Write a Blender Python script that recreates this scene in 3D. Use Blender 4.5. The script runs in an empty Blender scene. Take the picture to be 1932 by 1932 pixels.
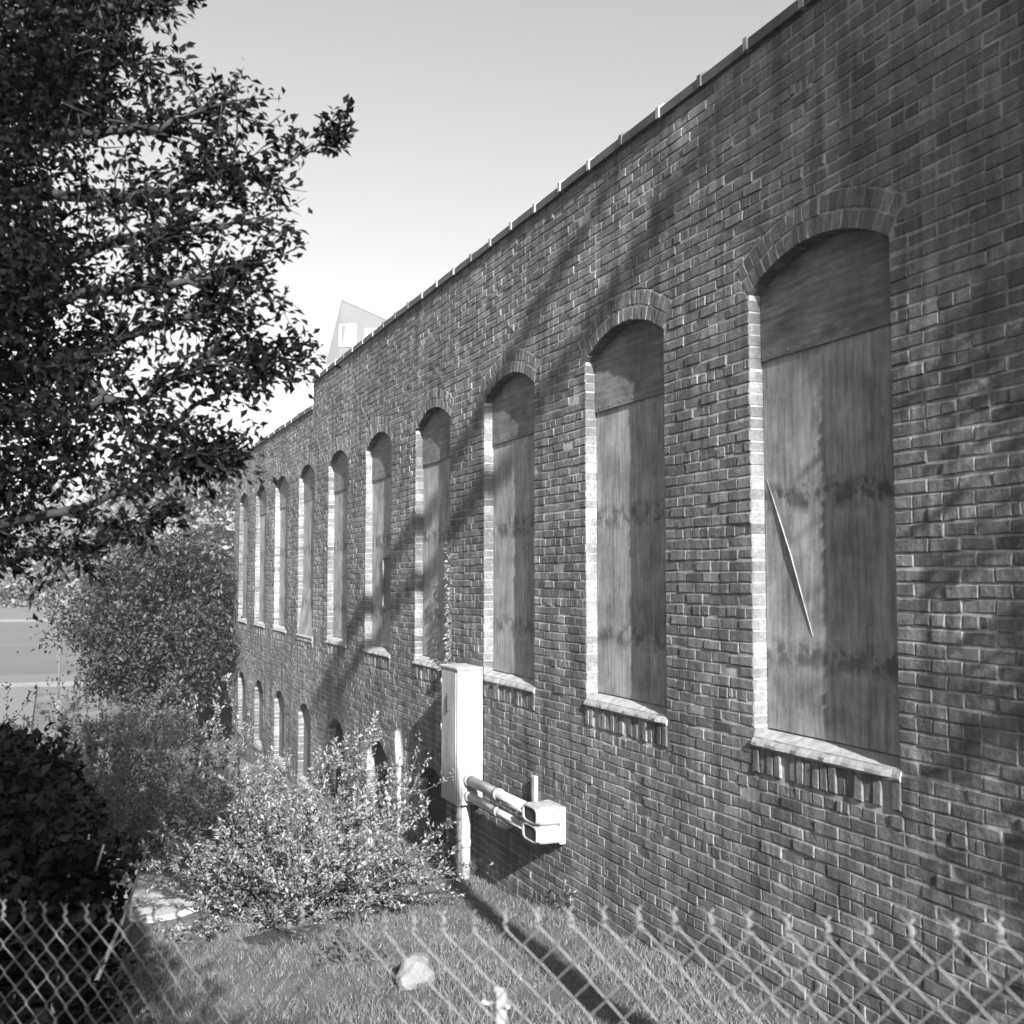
import bpy, bmesh, math, random
import numpy as np
from mathutils import Vector, Matrix
random.seed(7); rng = np.random.default_rng(7)
scene = bpy.context.scene
COL = scene.collection
R = math.radians

# ------------------------------------------------------------------ camera
CZ = 5.0                                   # camera height in the world; the slope falls away in front of it
F = 60.0 / 56.0
YAW, PITCH = R(22.5), R(3.43)
cd = bpy.data.cameras.new('camera'); cam = bpy.data.objects.new('camera', cd); COL.objects.link(cam)
cd.sensor_fit = 'HORIZONTAL'; cd.sensor_width = 56; cd.lens = 60; cd.clip_start = .05; cd.clip_end = 6000
cam.location = (0, 0, CZ); cam.rotation_euler = (R(90) + PITCH, 0, -YAW)
cd.dof.use_dof = True; cd.dof.focus_distance = 11.5; cd.dof.aperture_fstop = 5.8
scene.camera = cam
# ------------------------------------------------------------------ light
SUN = Vector((.127, .896, -.424)).normalized()      # the way the light travels: along the wall, 25 degrees down
w = bpy.data.worlds.new('World'); scene.world = w; w.use_nodes = True
nt = w.node_tree; nt.nodes.clear()
sky = nt.nodes.new('ShaderNodeTexSky'); sky.sky_type = 'NISHITA'; sky.sun_disc = False
sky.sun_elevation = math.asin(-SUN.z); sky.sun_rotation = R(187); sky.dust_density = 3.0; sky.air_density = 1.0
bw = nt.nodes.new('ShaderNodeRGBToBW'); bg = nt.nodes.new('ShaderNodeBackground'); wo = nt.nodes.new('ShaderNodeOutputWorld')
nt.links.new(sky.outputs[0], bw.inputs[0]); nt.links.new(bw.outputs[0], bg.inputs[0]); nt.links.new(bg.outputs[0], wo.inputs[0])
bg.inputs[1].default_value = .075
sd = bpy.data.lights.new('sun', 'SUN'); so = bpy.data.objects.new('sun', sd); COL.objects.link(so)
sd.energy = 5.0; sd.angle = R(.5); sd.color = (1, 1, 1)
so.rotation_euler = SUN.to_track_quat('-Z', 'Y').to_euler(); so.location = (0, -30, 30)
vs = scene.view_settings; vs.view_transform = 'Standard'; vs.look = 'None'; vs.gamma = 1; vs.exposure = 1.88
vs.use_curve_mapping = False

# ------------------------------------------------------------------ geometry of the view
fwd = Vector((math.sin(YAW) * math.cos(PITCH), math.cos(YAW) * math.cos(PITCH), math.sin(PITCH)))
rgt = Vector((math.cos(YAW), -math.sin(YAW), 0)); upv = rgt.cross(fwd)
CAM = Vector((0, 0, CZ))
def ray(x, y): return fwd + rgt * ((x - 966) / (F * 1932)) + upv * ((966 - y) / (F * 1932))
def at(x, y, Z): return CAM + ray(x, y) * Z          # a point seen at pixel (x, y) of a 1932 px picture, Z metres deep
WX = 4.1                                             # plane of the brick facade
def on_wall(x, y):
    r = ray(x, y); return CAM + r * (WX / r.x)
def pl(v, xs, ys): return float(np.interp(v, xs, ys))
GY = [-200, -20, 0, 4, 10, 28, 34, 46, 48, 66, 80, 300, 4000]
GH = [-1.2, -1.4, -1.65, -2.2, -2.95, -4.35, -4.6, -4.15, -4.0, -2.4, -2.1, -2.1, -2.1]
def vnoise(x, y):
    return (math.sin(x * 1.7 + 1.3 * math.sin(y * .9)) * math.sin(y * 1.3 + math.sin(x * 1.1)) * .5
            + .35 * math.sin(x * 4.1 + y * 2.3) * math.sin(y * 3.7 - x * 1.9) + .2 * math.sin(x * 9.3 - y * 5.1) * math.sin(y * 8.7 + x * 3))
def gh(x, y):
    h = pl(y, GY, GH)
    k = min(1, max(0, 1 - y / 14)) if y > 0 else 1
    h += -.07 * max(0, min(x, 4.1)) * k
    h += -.05 * min(8, max(0, -x)) * (1 if y < 40 else max(0, 1 - (y - 40) / 6))
    if y < 24 and -12 < x < 6: h += .05 * vnoise(x, y)
    return h + CZ
def ground_at(x, y):
    r = ray(x, y); t = 1.0; 
    while t < 400:
        p = CAM + r * t
        if p.z <= gh(p.x, p.y): return p
        t += .02 + t * .001
    return CAM + r * t

# ------------------------------------------------------------------ helpers
def mat(name, build):
    m = bpy.data.materials.new(name); m.use_nodes = True; n = m.node_tree; n.nodes.clear()
    out = n.nodes.new('ShaderNodeOutputMaterial'); p = n.nodes.new('ShaderNodeBsdfPrincipled')
    n.links.new(p.outputs[0], out.inputs[0]); build(n, p, out); return m
def N(n, t, **kw):
    x = n.nodes.new(t)
    for k, v in kw.items():
        if k.startswith('i_'): x.inputs[k[2:].replace('_', ' ')].default_value = v
        else: setattr(x, k, v)
    return x
def ramp(n, src, stops):
    r = n.nodes.new('ShaderNodeValToRGB'); e = r.color_ramp.elements
    while len(e) < len(stops): e.new(.5)
    for i, (p, v) in enumerate(stops): e[i].position = p; e[i].color = (v, v, v, 1)
    n.links.new(src, r.inputs[0]); return r.outputs[0]
def mix(n, kind, a, b, fac=1.0):
    m = n.nodes.new('ShaderNodeMix'); m.data_type = 'RGBA'; m.blend_type = kind
    for s, v in ((6, a), (7, b), (0, fac)):
        if hasattr(v, 'is_output'): n.links.new(v, m.inputs[s])
        elif s == 0: m.inputs[0].default_value = v
        else: m.inputs[s].default_value = (v, v, v, 1)
    return m.outputs[2]
def mth(n, op, a, b=0.0):
    m = n.nodes.new('ShaderNodeMath'); m.operation = op
    for i, v in enumerate((a, b)):
        if hasattr(v, 'is_output'): n.links.new(v, m.inputs[i])
        else: m.inputs[i].default_value = v
    return m.outputs[0]
def coords(n, scale=(1, 1, 1), kind='Object', rnd=False):
    tc = n.nodes.new('ShaderNodeTexCoord'); mp = n.nodes.new('ShaderNodeMapping')
    n.links.new(tc.outputs[kind], mp.inputs[0]); mp.inputs['Scale'].default_value = scale
    if rnd:
        oi = n.nodes.new('ShaderNodeObjectInfo'); c = n.nodes.new('ShaderNodeCombineXYZ')
        for i, k in enumerate((31.0, 57.0, 83.0)): n.links.new(mth(n, 'MULTIPLY', oi.outputs['Random'], k), c.inputs[i])
        n.links.new(c.outputs[0], mp.inputs['Location'])
    return mp.outputs[0]
def noise(n, vec, scale, detail=4, rough=.6, dist=0):
    x = N(n, 'ShaderNodeTexNoise'); x.inputs['Scale'].default_value = scale; x.inputs['Detail'].default_value = detail
    x.inputs['Roughness'].default_value = rough; x.inputs['Distortion'].default_value = dist
    n.links.new(vec, x.inputs['Vector']); return x.outputs['Fac']
def bump(n, p, h, strength, dist):
    b = N(n, 'ShaderNodeBump'); b.inputs['Strength'].default_value = strength; b.inputs['Distance'].default_value = dist
    n.links.new(h, b.inputs['Height']); n.links.new(b.outputs[0], p.inputs['Normal'])

def m_plain(name, v, rough=.7, var=.25, scale=6, bmp=.0, bscale=60, metal=0):
    def b(n, p, o):
        c = coords(n, rnd=True); f = noise(n, c, scale, 5)
        n.links.new(ramp(n, f, [(.25, v * (1 - var)), (.75, v * (1 + var))]), p.inputs['Base Color'])
        p.inputs['Roughness'].default_value = rough; p.inputs['Metallic'].default_value = metal
        if bmp: bump(n, p, noise(n, c, bscale, 5), 1, bmp)
    return mat(name, b)
def m_brick():
    def b(n, p, o):
        c = coords(n)
        g = N(n, 'ShaderNodeNewGeometry')
        isl = ramp(n, g.outputs['Random Per Island'], [(0, .07), (.1, .11), (.5, .14), (.85, .165), (1, .21)])
        big = ramp(n, noise(n, c, .8, 5), [(.3, .6), (.68, 1.25)])
        fine = ramp(n, noise(n, c, 36, 6, .75), [(.3, .6), (.68, 1.28)])
        col = mix(n, 'MULTIPLY', mix(n, 'MULTIPLY', isl, big), fine)
        # lime wash and efflorescence left on some faces
        eff = ramp(n, noise(n, c, 3.1, 6, .72), [(.56, 0), (.74, .75)])
        col = mix(n, 'MIX', col, .27, eff)
        sm = ramp(n, noise(n, coords(n, (1, .8, 1.5)), 15, 5, .75), [(.60, 0), (.68, .7)])
        col = mix(n, 'MIX', col, .25, sm)
        soot = ramp(n, noise(n, coords(n, (1, .8, .35)), 2.3, 5, .7), [(.6, 0), (.8, .5)])
        col = mix(n, 'MIX', col, .04, soot)
        streak = ramp(n, noise(n, coords(n, (1, 3.2, .28)), 2.0, 6, .7), [(.38, .5), (.6, 1.15)])
        col = mix(n, 'MULTIPLY', col, streak)
        sp = N(n, 'ShaderNodeSeparateXYZ'); n.links.new(c, sp.inputs[0])
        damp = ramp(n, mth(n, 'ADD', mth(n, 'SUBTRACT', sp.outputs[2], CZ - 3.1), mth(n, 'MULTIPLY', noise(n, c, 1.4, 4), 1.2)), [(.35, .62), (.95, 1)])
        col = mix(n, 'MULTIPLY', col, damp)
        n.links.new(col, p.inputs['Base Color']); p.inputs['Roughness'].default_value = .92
        h = mth(n, 'ADD', noise(n, c, 60, 6, .75), mth(n, 'MULTIPLY', noise(n, c, 16, 3, .5), 1.8))
        bump(n, p, h, 1, .0045)
    return mat('brick', b)
def m_mortar():
    def b(n, p, o):
        c = coords(n); f = noise(n, c, 9, 6, .7)
        col = ramp(n, f, [(.3, .2), (.48, .37), (.75, .5)])
        col = mix(n, 'MULTIPLY', col, ramp(n, noise(n, c, .8, 5), [(.3, .55), (.7, 1.05)]))
        col = mix(n, 'MULTIPLY', col, ramp(n, noise(n, coords(n, (1, 3.2, .28)), 2.0, 6, .7), [(.38, .5), (.6, 1.1)]))
        n.links.new(col, p.inputs['Base Color']); p.inputs['Roughness'].default_value = .95
        bump(n, p, noise(n, c, 60, 6, .8), .8, .004)
    return mat('mortar', b)
def m_ply(name, vertical, base):
    def b(n, p, o):
        sc = (1, 1, .14) if vertical else (1, .13, 1)
        c = coords(n, sc, rnd=True); c2 = coords(n, rnd=True)
        warp = noise(n, c2, 2.2, 2)
        g1 = noise(n, c, 26, 7, .72, 1.2); g2 = noise(n, c, 7, 4, .6, 2.5)
        wv = N(n, 'ShaderNodeTexWave', wave_type='BANDS', bands_direction='Y' if vertical else 'Z')
        wv.inputs['Scale'].default_value = 5; wv.inputs['Distortion'].default_value = 14; wv.inputs['Detail'].default_value = 3
        wv.inputs['Detail Scale'].default_value = .7; n.links.new(c, wv.inputs['Vector'])
        f = mth(n, 'ADD', mth(n, 'MULTIPLY', g1, .5), mth(n, 'ADD', mth(n, 'MULTIPLY', g2, .44), mth(n, 'MULTIPLY', wv.outputs['Fac'], .06)))
        col = ramp(n, f, [(.32, base * .45), (.5, base), (.66, base * 1.5)])
        # knots: a few dark football patches in rows
        v = N(n, 'ShaderNodeTexVoronoi'); v.inputs['Scale'].default_value = 5.5
        n.links.new(coords(n, (0, 1.1, .8) if vertical else (0, .7, 1.3)), v.inputs['Vector'])
        kn = mth(n, 'MAXIMUM', ramp(n, v.outputs['Distance'], [(.14, 1), (.5, 0)]), ramp(n, noise(n, coords(n, (0, 1, .9)), 9, 3, .6), [(.47, 0), (.58, 1)])) if vertical else ramp(n, v.outputs['Distance'], [(.14, 1), (.5, 0)])
        sep = N(n, 'ShaderNodeSeparateXYZ'); n.links.new(coords(n), sep.inputs[0])
        if vertical:
            m1 = ramp(n, mth(n, 'ABSOLUTE', mth(n, 'SUBTRACT', sep.outputs[2], CZ + .50)), [(.05, 1), (.12, 0)])
            m2 = ramp(n, mth(n, 'ABSOLUTE', mth(n, 'SUBTRACT', sep.outputs[2], CZ - .47)), [(.04, .9), (.12, 0)])
            km = mth(n, 'MULTIPLY', kn, mth(n, 'MAXIMUM', m1, m2))
        else: km = mth(n, 'MULTIPLY', kn, ramp(n, noise(n, c2, 2.5, 2), [(.5, 0), (.62, 1)]))
        col = mix(n, 'MIX', col, base * .28, mth(n, 'MULTIPLY', km, .9))
        col = mix(n, 'MULTIPLY', col, ramp(n, noise(n, c2, 2.6, 8, .7), [(.32, .5), (.6, 1.15)]))
        n.links.new(col, p.inputs['Base Color']); p.inputs['Roughness'].default_value = .8
        bump(n, p, g1, .35, .002)
    return mat(name, b)
def m_leaf(name, lo, hi, trans=.35, rough=.5):
    def b(n, p, o):
        g = N(n, 'ShaderNodeNewGeometry')
        col = ramp(n, g.outputs['Random Per Island'], [(0, lo), (1, hi)])
        n.links.new(col, p.inputs['Base Color']); p.inputs['Roughness'].default_value = rough
        p.inputs['Specular IOR Level'].default_value = .35 if rough < .8 else .06
        t = N(n, 'ShaderNodeBsdfTranslucent'); n.links.new(col, t.inputs[0])
        mx = N(n, 'ShaderNodeMixShader'); mx.inputs[0].default_value = trans
        n.links.new(p.outputs[0], mx.inputs[1]); n.links.new(t.outputs[0], mx.inputs[2]); n.links.new(mx.outputs[0], o.inputs[0])
    return mat(name, b)
def m_ground():
    def b(n, p, o):
        c = coords(n); a = noise(n, c, .9, 6, .65); f = noise(n, c, 14, 6, .75)
        col = mix(n, 'MULTIPLY', ramp(n, a, [(.3, .06), (.5, .10), (.7, .17)]), ramp(n, f, [(.3, .6), (.7, 1.25)]))
        n.links.new(col, p.inputs['Base Color']); p.inputs['Roughness'].default_value = .95
        bump(n, p, mth(n, 'ADD', noise(n, c, 25, 6, .8), noise(n, c, 5, 4)), 1, .04)
    return mat('turf', b)
def m_paint():
    def b(n, p, o):
        c = coords(n); sm = ramp(n, noise(n, coords(n, (1, 1, .5)), 5, 4), [(.35, .24), (.6, .40)])
        st = ramp(n, noise(n, coords(n, (1, 1, .12)), 30, 4), [(.3, .7), (.6, 1)])
        n.links.new(mix(n, 'MULTIPLY', sm, st), p.inputs['Base Color']); p.inputs['Roughness'].default_value = .45
        bump(n, p, noise(n, c, 4, 3), .3, .01)
    return mat('enamel', b)

M = dict(soil=m_plain('soil', .018, .95, .4, 8, .03, 20), brick=m_brick(), mortar=m_mortar(), plyv=m_ply('plywood', True, .27), plyh=m_ply('plywood_cross', False, .15),
         ground=m_ground(), paint=m_paint(),
         dark=m_plain('dark_metal', .03, .6, .3), steel=m_plain('galvanised', .15, .45, .2, 12, .001, 90, .3),
         conc=m_plain('concrete', .34, .9, .15, 3, .004), parge=m_plain('parging', .23, .95, .4, 9, .006, 25),
         asphalt=m_plain('asphalt', .07, .9, .15, .3), pale=m_plain('pale_asphalt', .10, .9, .12, .2),
         line=m_plain('road_paint', .10, .8, .1), kerb=m_plain('kerb_stone', .09, .9, .1),
         coping=m_plain('glazed_coping', .05, .6, .4, 5, .003), glaze=m_plain('glazed_collar', .22, .5, .3, 8),
         bark=m_plain('bark', .022, .9, .4, 9, .02, 30), twig=m_plain('twig', .06, .9, .3, 20),
         rock=m_plain('pale_rock', .13, .9, .35, 6, .03, 14), roof=m_plain('roof_felt', .06, .9, .2),
         siding=m_plain('grey_siding', .085, .8, .08, 2), white=m_plain('white_wood', .3, .6, .05),
         shutter=m_plain('inner_dark', .015, .9, .2), bboard=m_plain('grey_board', .12, .8, .25, 3),
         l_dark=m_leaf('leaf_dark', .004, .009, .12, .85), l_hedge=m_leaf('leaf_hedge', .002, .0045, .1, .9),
         l_shrub=m_leaf('leaf_shrub', .07, .24, .25), l_mid=m_leaf('leaf_mid', .05, .11, .3),
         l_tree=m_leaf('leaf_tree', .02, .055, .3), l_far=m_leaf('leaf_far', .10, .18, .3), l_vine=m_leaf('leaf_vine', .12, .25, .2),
         grass=m_leaf('grass_blade', .08, .2, .3, .7), weed=m_leaf('leaf_weed', .1, .22, .3))

def link(o, parent=None):
    COL.objects.link(o)
    if parent is not None:
        o.parent = parent; o.matrix_parent_inverse = Matrix.Translation(-Vector(parent.location)) if parent.type == 'EMPTY' or True else None
    return o
def setp(o, label=None, cat=None, group=None, kind=None):
    if label: o['label'] = label
    if cat: o['category'] = cat
    if group: o['group'] = group
    if kind: o['kind'] = kind
    return o
def empty(name, loc, label, cat, group=None):
    o = bpy.data.objects.new(name, None); o.location = loc; COL.objects.link(o); return setp(o, label, cat, group)
class MB:
    def __init__(s): s.v = []; s.f = []; s.m = []
    def add(s, vs_, fs, mi=0):
        b = len(s.v); s.v += [tuple(v) for v in vs_]; s.f += [tuple(b + i for i in f) for f in fs]; s.m += [mi] * len(fs)
    def box(s, a, b, mi=0, bev=0.0):
        (x0, y0, z0), (x1, y1, z1) = a, b
        if bev <= 0:
            s.add([(x0, y0, z0), (x1, y0, z0), (x1, y1, z0), (x0, y1, z0), (x0, y0, z1), (x1, y0, z1), (x1, y1, z1), (x0, y1, z1)],
                  [(0, 3, 2, 1), (4, 5, 6, 7), (0, 1, 5, 4), (1, 2, 6, 5), (2, 3, 7, 6), (3, 0, 4, 7)], mi); return
        bm = bmesh.new(); bmesh.ops.create_cube(bm, size=1)
        for v in bm.verts: v.co = Vector(((x0 + x1) / 2 + v.co.x * (x1 - x0), (y0 + y1) / 2 + v.co.y * (y1 - y0), (z0 + z1) / 2 + v.co.z * (z1 - z0)))
        bmesh.ops.bevel(bm, geom=bm.edges[:], offset=bev, segments=3, affect='EDGES', profile=.5)
        bm.verts.index_update(); s.add([v.co for v in bm.verts], [[v.index for v in f.verts] for f in bm.faces], mi); bm.free()
    def tube(s, pts, rad, n=8, mi=0, cap=True):
        pts = [Vector(p) for p in pts]
        if not hasattr(rad, '__len__'): rad = [rad] * len(pts)
        rings = []; d0 = (pts[1] - pts[0]).normalized(); a = d0.orthogonal().normalized()
        for i, p in enumerate(pts):
            d = (pts[min(i + 1, len(pts) - 1)] - pts[max(i - 1, 0)]).normalized()
            a = (a - d * a.dot(d)).normalized(); b = d.cross(a)
            rings.append([p + (a * math.cos(2 * math.pi * k / n) + b * math.sin(2 * math.pi * k / n)) * rad[i] for k in range(n)])
        vs_ = [v for r_ in rings for v in r_]; fs = []
        for i in range(len(pts) - 1):
            for k in range(n): fs.append((i * n + k, i * n + (k + 1) % n, (i + 1) * n + (k + 1) % n, (i + 1) * n + k))
        if cap: fs.append(tuple(range(n))[::-1]); fs.append(tuple((len(pts) - 1) * n + k for k in range(n)))
        s.add(vs_, fs, mi)
    def build(s, name, mats, parent=None, smooth=False, loc=None):
        me = bpy.data.meshes.new(name); me.from_pydata(s.v, [], s.f)
        for m in (mats if isinstance(mats, (list, tuple)) else [mats]): me.materials.append(m)
        if any(s.m): me.polygons.foreach_set('material_index', s.m)
        if smooth: me.polygons.foreach_set('use_smooth', [True] * len(s.f))
        me.update(); o = bpy.data.objects.new(name, me); return link(o, parent)
def np_mesh(name, V, Fq, m, parent=None, nside=4):
    me = bpy.data.meshes.new(name); me.vertices.add(len(V)); me.vertices.foreach_set('co', V.astype(np.float32).ravel())
    nf = len(Fq); me.loops.add(nf * nside); me.loops.foreach_set('vertex_index', Fq.astype(np.int32).ravel())
    me.polygons.add(nf); me.polygons.foreach_set('loop_start', np.arange(0, nf * nside, nside, dtype=np.int32))
    me.polygons.foreach_set('loop_total', np.full(nf, nside, dtype=np.int32)); me.materials.append(m)
    me.update(calc_edges=True); me.validate(); return link(bpy.data.objects.new(name, me), parent)
def leaves(name, P, size, m, parent=None, dirs=None, up=.5, aspect=.5, jitter=.4):
    """many small folded leaves: two joined quads each"""
    P = np.asarray(P, float); n = len(P)
    d = rng.normal(size=(n, 3)) if dirs is None else np.asarray(dirs) * 1.3 + rng.normal(size=(n, 3)) * jitter
    d /= np.linalg.norm(d, axis=1)[:, None] + 1e-9
    nn = rng.normal(size=(n, 3)); nn[:, 2] += up * 3; nn -= d * (nn * d).sum(1)[:, None]; nn /= np.linalg.norm(nn, axis=1)[:, None] + 1e-9
    sd_ = np.cross(d, nn); L = (size * rng.uniform(.6, 1.25, n))[:, None]; W = L * aspect * .5
    base = P; tip = P + d * L - nn * L * .12; mid = P + d * L * .5
    a = mid + sd_ * W + nn * W * .45; b = mid - sd_ * W + nn * W * .45
    V = np.stack([base, a, tip, b], 1).reshape(-1, 3); i = np.arange(n) * 4
    # two triangles folded on the midrib
    Ft = np.concatenate([np.stack([i, i + 1, i + 2], 1), np.stack([i, i + 2, i + 3], 1)])
    return np_mesh(name, V, Ft, m, parent, 3)

# ================================================================== setting
def gcoords(lo, hi, step, far):
    a = list(np.arange(lo, hi + 1e-6, step)); s = step; v = hi
    while v < far: s *= 1.25; v += s; a.append(v)
    s = step; v = lo
    while v > -far: s *= 1.25; v -= s; a.insert(0, v)
    return a
xs = gcoords(-9, 4.5, .12, 3000); ys = gcoords(-3, 24, .12, 3500)
V = [(x, y, gh(x, y)) for y in ys for x in xs]; nx = len(xs)
Fq = [(j * nx + i, j * nx + i + 1, (j + 1) * nx + i + 1, (j + 1) * nx + i) for j in range(len(ys) - 1) for i in range(nx - 1)]
gr = np_mesh('ground', np.array(V), np.array(Fq), M['ground']); setp(gr, kind='structure')
gr.data.polygons.foreach_set('use_smooth', [True] * len(gr.data.polygons))
def strip(name, x0, x1, y0, y1, lift, m, nyy=24, nxx=30, height=0.0):
    b = MB(); X = np.linspace(x0, x1, nxx + 1); Y = np.linspace(y0, y1, nyy + 1)
    vs_ = [(x, y, gh(x, y) + lift + height) for y in Y for x in X]
    b.add(vs_, [(j * (nxx + 1) + i, j * (nxx + 1) + i + 1, (j + 1) * (nxx + 1) + i + 1, (j + 1) * (nxx + 1) + i) for j in range(nyy) for i in range(nxx)])
    if height:
        for j, Yv in ((0, y0), (nyy, y1)):
            vs2 = [(x, Yv, gh(x, Yv) + lift + z) for z in (-.05, height) for x in X]
            b.add(vs2, [(i, i + 1, nxx + 2 + i, nxx + 1 + i) for i in range(nxx)])
    return setp(b.build(name, m), kind='structure')
strip('parking_lot', -30, -.6, 31, 45.4, .10, M['pale'], 30)
strip('road', -160, 60, 48, 65, .12, M['asphalt'], 40, 60)
strip('pavement', -160, 60, 45.6, 47.6, .08, M['kerb'], 6, 60, .14)
strip('far_pavement', -160, 60, 65.3, 69.5, .08, M['kerb'], 6, 60, .14)
strip('road_marking', -160, 60, 56.2, 56.5, .128, M['line'], 2, 60)
for x_ in (-4.6, -1.9): 
    strip('parking_marking', x_, x_ + .14, 33, 45.2, .112, M['line'], 24, 1)
pp = ground_at(322, 1688)
b = MB(); ring = []
for k in range(26):
    a = 2 * math.pi * k / 26; rr = 1 + .18 * math.sin(3 * a + 1) + .1 * math.sin(5 * a)
    x_, y_ = pp.x + .62 * rr * math.cos(a), pp.y + 1.1 * rr * math.sin(a); ring.append((x_, y_, gh(x_, y_) + .05))
b.add([(pp.x, pp.y, gh(pp.x, pp.y) + .06)] + ring + [(x_, y_, z_ - .25) for x_, y_, z_ in ring],
      [(0, 1 + k, 1 + (k + 1) % 26) for k in range(26)] + [(1 + k, 27 + k, 27 + (k + 1) % 26, 1 + (k + 1) % 26) for k in range(26)])
setp(b.build('path', M['conc']), kind='structure')

def soil(px, py, rx, ry, seed):
    c = ground_at(px, py); rd = random.Random(seed); ph = [rd.uniform(0, 6) for _ in range(3)]; b = MB(); n_ = 30; rings = []
    for f in (1, .66, .33):
        rings.append([])
        for k in range(n_):
            a = 2 * math.pi * k / n_; rr = f * (1 + .2 * math.sin(3 * a + ph[0]) + .14 * math.sin(5 * a + ph[1]) + .08 * math.sin(9 * a + ph[2]))
            x_, y_ = c.x + rx * rr * math.cos(a), c.y + ry * rr * math.sin(a); rings[-1].append((x_, y_, gh(x_, y_) + (.012 if f == 1 else .03)))
    vs_ = [v for q in rings for v in q] + [(c.x, c.y, gh(c.x, c.y) + .035)]
    fs = [(i * n_ + k, i * n_ + (k + 1) % n_, (i + 1) * n_ + (k + 1) % n_, (i + 1) * n_ + k) for i in range(2) for k in range(n_)] + [(2 * n_ + k, 2 * n_ + (k + 1) % n_, 3 * n_) for k in range(n_)]
    b.add(vs_, fs); setp(b.build('soil', M['soil']), kind='structure'); SOIL.append((c.x, c.y, rx, ry))
SOIL = []
soil(560, 1690, .95, .62, 1); soil(545, 1770, .30, .42, 2); soil(735, 1710, .5, .35, 3)
# ================================================================== brick building
TOP1, TOP2, STEP, Y0, Y1 = CZ + 3.47, CZ + 3.0, 19.0, -4.0, 28.05
DEP = 14.0
bld = empty('brick_building', (WX, 12, CZ - 3.2), 'long weathered brick mill building with a row of tall boarded arched windows', 'building')
class Op:
    def __init__(s, c, w_, bot, spring, rise, ring_, depth):
        s.c, s.hw, s.bot, s.spring, s.rise, s.t, s.d = c, w_ / 2, bot + CZ, spring + CZ, rise, ring_, depth
        s.R = (s.hw ** 2 + rise ** 2) / (2 * rise); s.zc = s.spring + rise - s.R; s.al = math.asin(s.hw / s.R)
        s.Ro = s.R + ring_; s.ohw = s.Ro * math.sin(s.al); s.oz = s.zc + s.Ro * math.cos(s.al)
    def inner(s, y): return s.zc + math.sqrt(max(0, s.R ** 2 - (y - s.c) ** 2))
    def outer(s, y):
        q = abs(y - s.c)
        if q >= s.ohw: return None
        if q > s.hw:
            k = (q - s.hw) / (s.ohw - s.hw); lo = s.spring + k * (s.oz - s.spring)
        return s.zc + math.sqrt(max(0, s.Ro ** 2 - q ** 2))
    def skew(s, z):                      # half width of ring zone at height z (below outer arc spring)
        k = min(1, max(0, (z - s.spring) / (s.oz - s.spring))); return s.hw + k * (s.ohw - s.hw)
SP = 2.379
MAIN = [Op(5.24 + SP * i, 1.30, -1.0, 1.83, .19, .225, .10) for i in range(10)]
BASE = [Op(5.20 + SP * i, 1.04, -3.6, -2.42, .20, .225, .10) for i in range(3, 10)]
OPS = MAIN + BASE
wall = MB()
# --- mortar body: columns of the facade with the openings left out
def cols():
    c = {Y0, Y1, STEP}
    for o in OPS:
        for k in range(17): c.add(round(o.c - o.hw + 2 * o.hw * k / 16, 5))
    g = Y0
    return sorted(c)
C = cols(); MX = WX
zb = CZ - 6
for a, b_ in zip(C[:-1], C[1:]):
    m_ = (a + b_) / 2; top = (TOP1 if m_ < STEP else TOP2) - .02
    cuts = sorted([o for o in OPS if abs(m_ - o.c) < o.hw], key=lambda o: o.bot)
    za, zB = zb, zb
    for o in cuts:
        wall.add([(MX, a, za), (MX, b_, zB), (MX, b_, o.bot), (MX, a, o.bot)], [(0, 3, 2, 1)])
        ia, ib = o.inner(a) + .007, o.inner(b_) + .007
        dd = .32
        wall.add([(MX, a, ia), (MX, b_, ib), (MX + dd, b_, ib), (MX + dd, a, ia)], [(0, 3, 2, 1)])      # soffit
        wall.add([(MX, a, o.bot), (MX, b_, o.bot), (MX + dd, b_, o.bot), (MX + dd, a, o.bot)], [(0, 1, 2, 3)])
        za, zB = ia, ib
    wall.add([(MX, a, za), (MX, b_, zB), (MX, b_, top), (MX, a, top)], [(0, 3, 2, 1)])
for o in OPS:
    for sgn in (-1, 1):
        y_ = o.c + sgn * (o.hw + .004)
        wall.add([(MX, y_, o.bot), (MX + .32, y_, o.bot), (MX + .32, y_, o.spring), (MX, y_, o.spring)], [(0, 1, 2, 3)])
# rest of the shell
wall.add([(MX, Y1, zb), (MX + DEP, Y1, zb), (MX + DEP, Y1, TOP2), (MX, Y1, TOP2)], [(0, 1, 2, 3)])
wall.add([(MX, Y0, zb), (MX + DEP, Y0, zb), (MX + DEP, Y0, TOP1), (MX, Y0, TOP1)], [(0, 1, 2, 3)])
wall.add([(MX + DEP, Y0, zb), (MX + DEP, Y1, zb), (MX + DEP, Y1, TOP2), (MX + DEP, Y0, TOP2)], [(0, 1, 2, 3)])
wall.add([(MX, STEP, TOP2 - .1), (MX + .35, STEP, TOP2 - .1), (MX + .35, STEP, TOP1 - .02), (MX, STEP, TOP1 - .02)], [(0, 1, 2, 3)])
wall.add([(MX + .35, Y0, TOP2 - .5), (MX + .35, STEP, TOP2 - .5), (MX + .35, STEP, TOP1 - .02), (MX + .35, Y0, TOP1 - .02)], [(0, 1, 2, 3)])
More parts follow.
